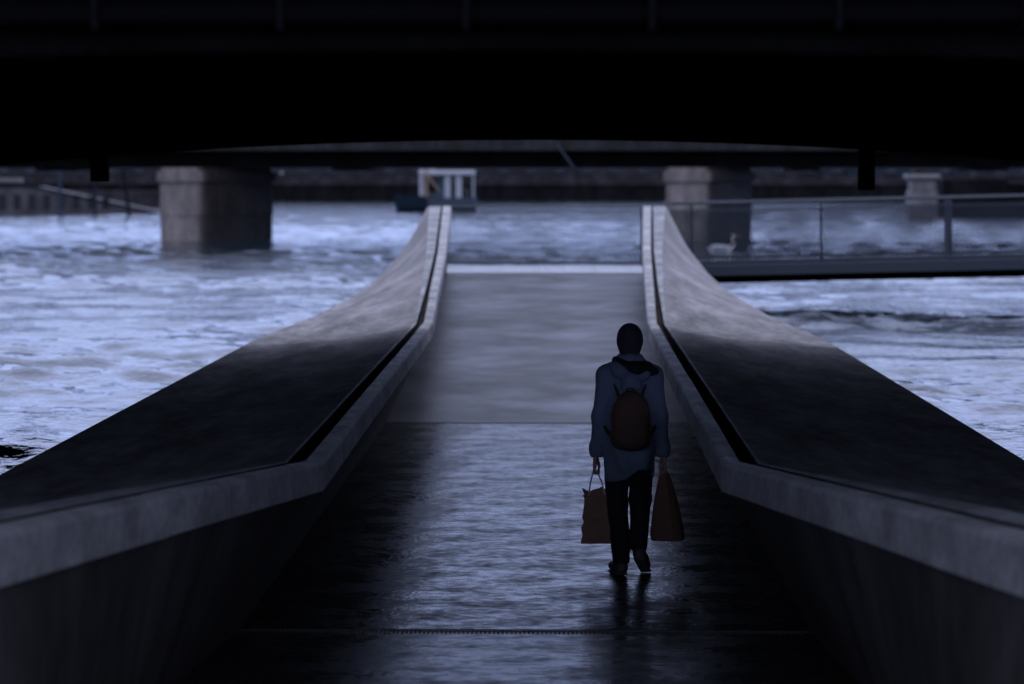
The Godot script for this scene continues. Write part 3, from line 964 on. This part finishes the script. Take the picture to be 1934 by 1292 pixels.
# ---------------------------------------------------------------- boat and swan
func build_boat() -> void:
	var b := thing("work_boat", "small dark hulled work boat with a white canopy out on the far river", "boat", Vector3(-8.6, WATER, -171))
	# hull: dark bow part and grey stern part, one lofted shell
	var part := [[-2.8, -0.35, "hull", "hull_dark"], [-0.35, 3.0, "stern_hull", "hull_grey"]]
	for pt in part:
		var st := begin()
		st.set_smooth_group(-1)
		var rows: Array = []
		for i in 9:
			var x: float = lerpf(pt[0], pt[1], i / 8.0)
			var t := clampf((x + 2.8) / 1.6, 0.0, 1.0)
			var w := 1.0 * sqrt(t * 0.94 + 0.06)
			var top := (1.12 if pt[1] < 0 else 0.98) + 0.1 * pow(1.0 - t, 2.0)
			rows.append(PackedVector3Array([Vector3(x, top, -w), Vector3(x + 0.12 * (1 - t), 0.3, -w * 0.92), Vector3(x + 0.25 * (1 - t), -0.25, -w * 0.5), Vector3(x + 0.25 * (1 - t), -0.25, w * 0.5), Vector3(x + 0.12 * (1 - t), 0.3, w * 0.92), Vector3(x, top, w)]))
		for i in 8:
			for j in 5:
				quad(st, rows[i][j], rows[i][j + 1], rows[i + 1][j + 1], rows[i + 1][j], [Vector3(0, 0, -1), Vector3(0, -0.3, -1), Vector3(0, -1, 0), Vector3(0, -0.3, 1), Vector3(0, 0, 1)][j])
			quad(st, rows[i][0] - Vector3(0, 0.12, 0), rows[i][5] - Vector3(0, 0.12, 0), rows[i + 1][5] - Vector3(0, 0.12, 0), rows[i + 1][0] - Vector3(0, 0.12, 0), Vector3.UP)
		for e in [0, 8]:
			for j in range(1, 5):
				tri(st, rows[e][0], rows[e][j], rows[e][j + 1], Vector3(-1 if e == 0 else 1, 0, 0))
		put(done(st), pt[2], M[pt[3]], b)
	put(boxed(Vector3(0.95, 2.72, 0), Vector3(3.9, 0.34, 1.9), 0.06), "canopy", M.white_paint, b)
	put(boxed(Vector3(-0.45, 2.98, 0), Vector3(1.1, 0.16, 1.5), 0.05), "canopy_hatch", M.white_paint, b)
	for p in [[-0.85, 0.22], [2.8, 0.08]]:
		for z in [0.85, -0.85]:
			put(boxed(Vector3(p[0], 1.75, z), Vector3(p[1], 1.62, 0.1), 0.02), "canopy_post", M.white_paint, b)
	for x in [1.0, 1.78]:
		put(boxed(Vector3(x, 1.72, 0.5), Vector3(0.42, 1.66, 0.5), 0.05), "locker", M.white_paint, b)
	put(boxed(Vector3(0.55, 1.8, 0.1), Vector3(0.5, 1.5, 0.06)), "teal_panel", M.teal, b)
	put(boxed(Vector3(2.3, 1.3, 0.1), Vector3(0.4, 0.7, 0.6), 0.04), "engine_box", M.black, b)
	put(boxed(Vector3(0.3, 1.16, 0.3), Vector3(1.4, 0.36, 0.7), 0.04), "bench", M.hull_grey, b)
	var st := begin()
	var beams := [[Vector3(-0.42, 0.95, 0.95), Vector3(-0.5, 3.2, 0.95), 0.14], [Vector3(-0.4, 2.6, 0.98), Vector3(0.45, 1.4, 0.98), 0.11], [Vector3(-0.62, 1.0, 0.9), Vector3(-0.42, 2.7, 0.9), 0.1]]
	for q in beams:
		var a: Vector3 = q[0]
		var c: Vector3 = q[1]
		var t := (c - a).normalized()
		box(st, (a + c) * 0.5, Vector3(q[2], (c - a).length(), q[2]), Basis(t.cross(Vector3.BACK).normalized(), t, Vector3.BACK), 0.01)
	put(done(st), "timber_frame", M.wood, b)

func build_swan() -> void:
	var s := thing("swan", "white swan floating in front of the right bridge pier, behind the mesh railing", "swan", Vector3(4.95, WATER - 0.02, -71))
	var bones := [[Vector3(-0.20, 0.17, 0), Vector3(0.14, 0.15, 0), 0.15, 0.17], [Vector3(-0.2, 0.2, 0), Vector3(-0.38, 0.29, 0), 0.11, 0.03], [Vector3(-0.18, 0.27, 0.09), Vector3(0.08, 0.26, 0.11), 0.10, 0.10], [Vector3(-0.18, 0.27, -0.09), Vector3(0.08, 0.26, -0.11), 0.10, 0.10], [Vector3(0.18, 0.18, 0), Vector3(0.31, 0.28, 0), 0.12, 0.065]]
	put(net(bones, 0.05, 0.015), "body", M.feather, s)
	var neck := [[Vector3(0.30, 0.24, 0), Vector3(0.37, 0.36, 0), 0.06, 0.045], [Vector3(0.37, 0.36, 0), Vector3(0.33, 0.52, 0), 0.045, 0.036], [Vector3(0.33, 0.52, 0), Vector3(0.35, 0.62, 0), 0.036, 0.036], [Vector3(0.35, 0.63, 0), Vector3(0.41, 0.63, 0), 0.045, 0.032]]
	var nk := put(net(neck, 0.03, 0.01), "neck", M.neck_feather, s)
	var st := begin()
	tube(st, [Vector3(0.43, 0.63, 0), Vector3(0.53, 0.60, 0)], 0.022, 8, 0.008)
	put(done(st), "beak", M.beak, nk)

# ---------------------------------------------------------------- the walker
func hand(sx: float, wrist: Vector3) -> Array:
	# hanging hand closed round a handle that runs along z; thumb towards the front (-z)
	var b: Array = []
	var palm := wrist + Vector3(0, -0.075, 0)
	b.append([wrist + Vector3(0, 0.03, 0), wrist, 0.026, 0.026, Vector3(0.85, 1, 1.15)])
	for i in 4:
		var z := -0.030 + i * 0.020
		var knuckle := palm + Vector3(sx * 0.004, -0.008 - (0.004 if i == 1 or i == 2 else 0.0), z)
		b.append([wrist + Vector3(0, -0.012, z * 0.6), knuckle, 0.015, 0.0125])
		var l: float = [0.036, 0.041, 0.039, 0.031][i]
		var p1 := knuckle + Vector3(sx * 0.004, -l * 0.95, 0)
		var p2 := p1 + Vector3(-sx * l * 0.72, -0.006, 0)
		var p3 := p2 + Vector3(-sx * 0.004, l * 0.55, 0)
		b.append([knuckle, p1, 0.0105, 0.0095])
		b.append([p1, p2, 0.0095, 0.0088])
		b.append([p2, p3, 0.0088, 0.0078])
	var t0 := wrist + Vector3(-sx * 0.008, -0.02, -0.028)
	var t1 := t0 + Vector3(-sx * 0.012, -0.042, -0.018)
	var t2 := t1 + Vector3(-sx * 0.008, -0.032, 0.010)
	b.append([t0, t1, 0.014, 0.0115])
	b.append([t1, t2, 0.0115, 0.009])
	return b

func build_walker() -> void:
	var at := Vector3(0.685, 0.004, -16.45)
	var P := thing("person", "person seen from behind in blue jacket and dark trousers, a bag in each hand", "person", at)
	# joints; x right, y up, -z ahead
	var hipL := Vector3(-0.085, 0.88, 0)
	var hipR := Vector3(0.085, 0.88, 0)
	var kneeL := Vector3(-0.083, 0.48, -0.02)
	var kneeR := Vector3(0.075, 0.50, -0.10)
	var ankL := Vector3(-0.055, 0.085, 0.04)
	var ankR := Vector3(0.068, 0.165, 0.03)
	var shL := Vector3(-0.165, 1.36, 0)
	var shR := Vector3(0.165, 1.36, 0)
	var elL := Vector3(-0.203, 1.08, 0.03)
	var elR := Vector3(0.205, 1.08, 0.03)
	var wrL := Vector3(-0.232, 0.815, -0.02)
	var wrR := Vector3(0.236, 0.815, -0.02)
	# ---- body (one continuous figure under the clothes)
	var st := begin()
	var bones := [
		[Vector3(0, 0.92, 0), Vector3(0, 1.12, 0), 0.13, 0.115, Vector3(1.1, 1, 0.75)],
		[Vector3(0, 1.12, 0), Vector3(0, 1.33, 0), 0.115, 0.135, Vector3(1.12, 1, 0.72)],
		[shL, shR, 0.055, 0.055],
		[Vector3(0, 1.36, 0), Vector3(0, 1.50, -0.012), 0.055, 0.05],
		[hipL, kneeL, 0.072, 0.050], [kneeL, ankL, 0.050, 0.036],
		[hipR, kneeR, 0.072, 0.050], [kneeR, ankR, 0.050, 0.036],
		[ankL, ankL + Vector3(-0.045, -0.04, -0.10), 0.036, 0.028],
		[ankR, ankR + Vector3(0.04, -0.08, -0.07), 0.036, 0.028],
		[shL, elL, 0.047, 0.037], [elL, wrL + Vector3(0, 0.02, 0), 0.037, 0.026],
		[shR, elR, 0.047, 0.037], [elR, wrR + Vector3(0, 0.02, 0), 0.037, 0.026]]
	body_net(st, bones, 0.035, 0.013)
	# head with a face, turned ahead
	var hc := Vector3(0, 1.60, -0.012)
	var head := [
		[hc + Vector3(0, 0.015, 0.012), hc + Vector3(0, 0.012, -0.02), 0.082, 0.078, Vector3(0.92, 1.06, 1.05)],
		[hc + Vector3(0, -0.03, -0.045), hc + Vector3(0, -0.085, -0.058), 0.055, 0.034],
		[hc + Vector3(0, -0.11, 0.0), hc + Vector3(0, -0.05, 0.01), 0.05, 0.055],
		[hc + Vector3(0, 0.0, -0.098), hc + Vector3(0, -0.032, -0.112), 0.009, 0.014],
		[hc + Vector3(-0.022, -0.066, -0.088), hc + Vector3(0.022, -0.066, -0.088), 0.008, 0.008],
		[hc + Vector3(-0.032, 0.012, -0.088), hc + Vector3(-0.026, 0.012, -0.09), 0.011, 0.011],
		[hc + Vector3(0.032, 0.012, -0.088), hc + Vector3(0.026, 0.012, -0.09), 0.011, 0.011],
		[hc + Vector3(-0.076, 0.012, 0.005), hc + Vector3(-0.078, -0.03, 0.0), 0.012, 0.008],
		[hc + Vector3(0.076, 0.012, 0.005), hc + Vector3(0.078, -0.03, 0.0), 0.012, 0.008]]
	body_net(st, head, 0.014, 0.005)
	body_net(st, hand(-1.0, wrL), 0.005, 0.0032)
	body_net(st, hand(1.0, wrR), 0.005, 0.0032)
	put(done(st), "body", M.skin, P)
	# ---- close fitting dark cap over the head and nape
	var cap := [[hc + Vector3(0, 0.018, 0.012), hc + Vector3(0, 0.014, -0.012), 0.092, 0.089, Vector3(0.95, 1.06, 1.05)], [hc + Vector3(0, -0.03, 0.012), hc + Vector3(0, -0.09, 0.016), 0.087, 0.072, Vector3(0.97, 1, 1)]]
	put(net(cap, 0.03, 0.008, "cap"), "cap", M.cap, P)
	# ---- trousers
	var tr := [[Vector3(0, 0.93, 0.0), Vector3(0, 0.86, 0.0), 0.135, 0.13, Vector3(1.1, 1, 0.8)],
		[hipL, kneeL + Vector3(-0.003, 0, 0), 0.096, 0.074], [kneeL + Vector3(-0.003, 0, 0), ankL + Vector3(0, 0.02, 0.005), 0.074, 0.060],
		[hipR, kneeR + Vector3(0.003, 0, 0), 0.096, 0.074], [kneeR + Vector3(0.003, 0, 0), ankR + Vector3(0, 0.03, 0.0), 0.074, 0.056],
		[kneeL + Vector3(-0.01, -0.06, 0.03), kneeL + Vector3(0.02, -0.16, 0.05), 0.05, 0.045]]
	put(net(tr, 0.03, 0.010, "trousers"), "trousers", M.trousers, P)
	# ---- shoes
	for q in [[ankL, Vector3(-0.046, -0.05, -0.16), 0.0], [ankR, Vector3(0.044, -0.118, -0.10), 1.0]]:
		var a: Vector3 = q[0]
		var toe: Vector3 = a + q[1]
		var ahead := (toe - a)
		var heel := a + Vector3(0, -0.035, 0.035) if q[2] == 0.0 else a + Vector3(0, -0.02, 0.05)
		var sh := [[heel, a + ahead * 0.35 + Vector3(0, -0.02, 0), 0.042, 0.044], [a + ahead * 0.35 + Vector3(0, -0.02, 0), toe, 0.044, 0.036, Vector3(1.1, 1, 1)], [a, heel, 0.045, 0.04]]
		var shoe := put(net(sh, 0.02, 0.008, "ground"), "shoe", M.shoe, P)
		var s2 := begin()
		var dirz := (toe - heel).normalized()
		var bas := Basis(Vector3.RIGHT, dirz.cross(Vector3.LEFT).normalized(), -dirz)
		if bas.y.y < 0: bas.y = -bas.y
		box(s2, (heel + toe) * 0.5 - bas.y * 0.038, Vector3(0.078, 0.018, (toe - heel).length() + 0.05), bas, 0.008)
		put(done(s2), "sole", M.sole, shoe)
	# ---- jacket: long, loose, hood lying on the back, uneven hem
	var jk := [
		[Vector3(0, 0.66, 0.0), Vector3(0, 0.95, 0.0), 0.176, 0.17, Vector3(1.0, 1, 0.74)],
		[Vector3(0, 0.95, 0.0), Vector3(0, 1.16, 0.005), 0.17, 0.155, Vector3(1.02, 1, 0.76)],
		[Vector3(0, 1.16, 0.005), Vector3(0, 1.34, 0.0), 0.155, 0.14, Vector3(1.08, 1, 0.78)],
		[shL + Vector3(0.01, 0.0, 0), shR + Vector3(-0.01, -0.008, 0), 0.064, 0.064],
		[shL + Vector3(0.07, 0.025, 0), Vector3(0, 1.46, 0), 0.06, 0.07],
		[shR + Vector3(-0.07, 0.025, 0), Vector3(0, 1.46, 0), 0.06, 0.07],
		[shL, elL, 0.060, 0.050], [elL, wrL + Vector3(0, 0.012, 0), 0.050, 0.036],
		[shR, elR, 0.060, 0.050], [elR, wrR + Vector3(0, 0.012, 0), 0.050, 0.036],
		[wrL + Vector3(-0.004, 0.05, 0.01), wrL + Vector3(0.004, 0.02, 0.0), 0.032, 0.032],
		[wrR + Vector3(0.004, 0.05, 0.01), wrR + Vector3(-0.004, 0.02, 0.0), 0.032, 0.032],
		# folds
		[Vector3(-0.10, 0.90, 0.10), Vector3(-0.03, 0.74, 0.12), 0.022, 0.03],
		[Vector3(0.13, 0.86, 0.085), Vector3(0.04, 0.70, 0.12), 0.018, 0.026],
		[Vector3(0.07, 0.98, 0.10), Vector3(0.10, 0.75, 0.105), 0.018, 0.024],
		[Vector3(-0.16, 0.98, 0.04), Vector3(-0.145, 0.70, 0.05), 0.02, 0.028]]
	put(net(jk, 0.045, 0.011, "hem"), "jacket", M.coat, P)
	var hood := [[Vector3(-0.10, 1.425, 0.06), Vector3(0.0, 1.335, 0.145), 0.036, 0.046], [Vector3(0.0, 1.335, 0.145), Vector3(0.11, 1.40, 0.06), 0.046, 0.036], [Vector3(-0.08, 1.39, 0.08), Vector3(0.09, 1.37, 0.085), 0.045, 0.045], [Vector3(-0.035, 1.29, 0.14), Vector3(0.05, 1.295, 0.14), 0.026, 0.03]]
	put(net(hood, 0.035, 0.009), "hood", M.coat, P)
	var lining := [[Vector3(-0.095, 1.465, 0.035), Vector3(0.03, 1.405, 0.13), 0.028, 0.038], [Vector3(0.03, 1.405, 0.13), Vector3(0.165, 1.385, 0.045), 0.038, 0.034], [Vector3(0.03, 1.43, 0.09), Vector3(0.12, 1.425, 0.04), 0.034, 0.034]]
	put(net(lining, 0.03, 0.008), "hood_lining", M.coat_lining, P)
	var collar := [[Vector3(-0.055, 1.47, 0.02), Vector3(0.0, 1.475, 0.058), 0.034, 0.036], [Vector3(0.0, 1.475, 0.058), Vector3(0.055, 1.47, 0.02), 0.036, 0.034], [Vector3(-0.055, 1.47, 0.02), Vector3(-0.03, 1.47, -0.05), 0.034, 0.03], [Vector3(0.055, 1.47, 0.02), Vector3(0.03, 1.47, -0.05), 0.034, 0.03]]
	put(net(collar, 0.03, 0.008), "collar", M.coat, P)
	# ---- backpack worn on the back
	var B := thing("backpack", "small rounded rust brown backpack on the back of the person in the blue jacket", "backpack", at)
	var bp := [[Vector3(0.0, 1.11, 0.20), Vector3(0.0, 1.0, 0.205), 0.115, 0.125, Vector3(1.0, 1, 0.65)], [Vector3(0.0, 1.10, 0.20), Vector3(0.005, 1.165, 0.19), 0.115, 0.10, Vector3(1.0, 1, 0.62)], [Vector3(-0.065, 0.95, 0.205), Vector3(0.075, 0.945, 0.205), 0.06, 0.06, Vector3(1, 1, 0.9)], [Vector3(0.0, 1.04, 0.26), Vector3(0.01, 0.96, 0.262), 0.06, 0.065, Vector3(1.2, 1, 0.6)]]
	put(net(bp, 0.05, 0.009, "crumple"), "pack_body", M.pack, B)
	for s in [-1.0, 1.0]:
		st = begin()
		tube(st, [Vector3(s * 0.07, 1.20, 0.135), Vector3(s * 0.105, 1.31, 0.07), Vector3(s * 0.12, 1.42, 0.0), Vector3(s * 0.12, 1.33, -0.12), Vector3(s * 0.15, 1.12, -0.11), Vector3(s * 0.178, 1.03, 0.03), Vector3(s * 0.155, 0.985, 0.13), Vector3(s * 0.10, 0.95, 0.20)], 0.013, 6)
		put(done(st), "shoulder_strap", M.strap, B)
	st = begin()
	tube(st, [Vector3(-0.03, 1.255, 0.17), Vector3(-0.02, 1.285, 0.178), Vector3(0.02, 1.285, 0.178), Vector3(0.03, 1.255, 0.17)], 0.007, 6)
	put(done(st), "grab_loop", M.strap, B)
	st = begin()
	tube(st, [Vector3(-0.115, 1.03, 0.262), Vector3(-0.06, 1.09, 0.286), Vector3(0.0, 1.105, 0.292), Vector3(0.06, 1.09, 0.286), Vector3(0.12, 1.03, 0.262)], 0.004, 5)
	put(done(st), "zip", M.strap, B)
	# ---- paper bag in the left hand: gusseted, crumpled, open top with points
	var pb := thing("paper_bag", "brown paper carrier bag with white handles in the person's left hand", "bag", at + Vector3(-0.238, -0.015, -0.02))
	st = begin()
	st.set_smooth_group(-1)
	var rows: Array = []
	var nlev := 9
	for i in nlev:
		var t := float(i) / (nlev - 1)
		var y := lerpf(0.225, 0.585, t)
		var w := lerpf(0.098, 0.082, t) + (0.006 if i % 2 == 0 else -0.004)
		var dp := lerpf(0.068, 0.038, t)
		var gus := lerpf(0.0, 0.026, t)
		var cx := lerpf(0.0, 0.018, t) + lerpf(0.012, 0, t)
		var r := PackedVector3Array()
		var pl := [[-1.0, -1.0], [-0.4, -1.08], [0.3, -0.95], [1.0, -1.0], [1.0 , 0.0], [1.0, 1.0], [0.45, 0.93], [-0.2, 1.1], [-1.0, 1.0], [-1.0, 0.0], [-1.0, -1.0]]
		for k in pl.size():
			var p: Array = pl[k]
			var x: float = p[0] * w
			var z: float = p[1] * dp
			if k == 4: x -= gus
			if k == 9: x += gus
			var j := 0.007 * sin(i * 2.3 + k % 10 * 1.7) * (0.3 + t)
			var top := 0.0
			if i == nlev - 1:
				top = [0.012, -0.03, 0.02, -0.012, -0.03, -0.02, 0.024, 0.008, -0.034, -0.05, 0.012][k]
			r.append(Vector3(cx + x + j, y + top, z + j))
		if i == nlev - 1:
			r[8] += Vector3(-0.018, 0, 0)
			r[0] += Vector3(-0.012, 0, 0)
			r[10] += Vector3(-0.012, 0, 0)
		rows.append(r)
	for i in nlev - 1:
		for k in 10:
			var mid := Vector3(0.02, (rows[i][k] as Vector3).y, 0)
			quad(st, rows[i][k], rows[i][k + 1], rows[i + 1][k + 1], rows[i + 1][k], (rows[i][k] + rows[i][k + 1]) * 0.5 - mid)
	for k in 10:
		tri(st, Vector3(0.012, 0.222, 0), rows[0][k], rows[0][k + 1], Vector3.DOWN)
	put(done(st), "bag_body", M.paper, pb)
	for z in [0.042, -0.036]:
		st = begin()
		tube(st, [Vector3(-0.04, 0.55, z), Vector3(-0.026, 0.64, z * 0.8), Vector3(-0.010, 0.708, z * 0.4), Vector3(0.004, 0.722, z * 0.25), Vector3(0.02, 0.708, z * 0.4), Vector3(0.05, 0.64, z * 0.8), Vector3(0.07, 0.56, z)], 0.0048, 6)
		put(done(st), "handle", M.handle, pb)
	# ---- soft bag in the right hand, gathered at the top
	var cb := thing("carrier_bag", "tall soft brown carrier bag gathered at the top in the person's right hand", "bag", at + Vector3(0.238, -0.015, -0.02))
	st = begin()
	st.set_smooth_group(8)
	rows = []
	for i in 14:
		var t := i / 13.0
		var y := lerpf(0.245, 0.725, t)
		var w := 0.106 * pow(1.0 - t, 0.7) + 0.014
		if i == 0: w *= 0.9
		var dp := 0.075 * pow(1.0 - t, 0.8) + 0.012
		var cx := lerpf(0.022, 0.0, t)
		var r := PackedVector3Array()
		for k in 33:
			var f := TAU * k / 32.0
			var fold := 1.0 + (0.10 * sin(f * 5.0 + 1.0) + 0.07 * sin(f * 9.0 + 2.0)) * (0.35 + t)
			var sq := pow(maxf(absf(cos(f)), absf(sin(f))), -0.5)
			r.append(Vector3(cx + cos(f) * w * fold * lerpf(sq, 1.0, t), y, sin(f) * dp * fold * lerpf(sq, 1.0, t)))
		rows.append(r)
	for i in 13:
		for k in 32:
			quad(st, rows[i][k], rows[i][k + 1], rows[i + 1][k + 1], rows[i + 1][k], (rows[i][k] + rows[i][k + 1]) * 0.5 - Vector3(0.015, (rows[i][k] as Vector3).y, 0))
	st.set_smooth_group(-1)
	for k in 32:
		tri(st, Vector3(0.022, 0.238, 0), rows[0][k], rows[0][k + 1], Vector3.DOWN)
	put(done(st), "bag_body", M.bag_cloth, cb)
	st = begin()
	tube(st, [Vector3(0, 0.715, 0.012), Vector3(-0.006, 0.735, 0.02), Vector3(-0.012, 0.742, 0), Vector3(-0.006, 0.735, -0.02), Vector3(0, 0.715, -0.012)], 0.008, 6)
	put(done(st), "handle", M.bag_cloth, cb)

# ---------------------------------------------------------------- the scene
func _ready() -> void:
	rng.seed = 20
	# camera
	var cam := Camera3D.new()
	cam.name = "camera"
	var lens := CameraAttributesPhysical.new()
	lens.frustum_focal_length = 85.0
	lens.frustum_focus_distance = 16.6
	lens.exposure_aperture = 1.8
	lens.frustum_near = 0.1
	lens.frustum_far = 900.0
	cam.attributes = lens
	cam.fov = 16.06
	cam.far = 900.0
	cam.position = Vector3(0.2, 2.69, 0)
	cam.rotation_degrees = Vector3(-3.83, 1.10, 0)
	add_child(cam)
	cam.current = true
	# overcast, blue light
	var env := Environment.new()
	env.background_mode = Environment.BG_SKY
	var sm := ProceduralSkyMaterial.new()
	sm.sky_top_color = lin(0.56, 0.63, 0.94)
	sm.sky_horizon_color = lin(0.355, 0.485, 0.93)
	sm.sky_curve = 0.2
	sm.ground_bottom_color = lin(0.05, 0.05, 0.06)
	sm.ground_horizon_color = lin(0.2, 0.22, 0.3)
	sm.sky_energy_multiplier = 1.0
	var sky := Sky.new()
	sky.sky_material = sm
	env.sky = sky
	env.background_energy_multiplier = 1.0
	env.tonemap_mode = Environment.TONE_MAPPER_LINEAR
	env.tonemap_exposure = 1.75
	env.sdfgi_enabled = true
	env.ssao_enabled = true
	env.ssil_enabled = true
	var we := WorldEnvironment.new()
	we.name = "sky"
	we.environment = env
	add_child(we)
	var sun := DirectionalLight3D.new()
	sun.name = "sun"
	sun.light_energy = 0.32
	sun.light_color = Color(0.86, 0.90, 1.0)
	sun.light_angular_distance = 14.0
	sun.shadow_enabled = true
	sun.rotation_degrees = Vector3(-74, 160, 0)
	add_child(sun)

	make_materials()
	build_water()
	build_path()
	build_parapet(-1.0, "left concrete parapet of the sunken footpath, its broad shelf beside open water")
	build_parapet(1.0, "right concrete parapet of the sunken footpath, nearer the person, before the footbridge")
	build_road_bridge()
	build_far_bridge()
	build_far_bank()
	build_railings()
	build_boat()
	build_swan()
	build_walker()
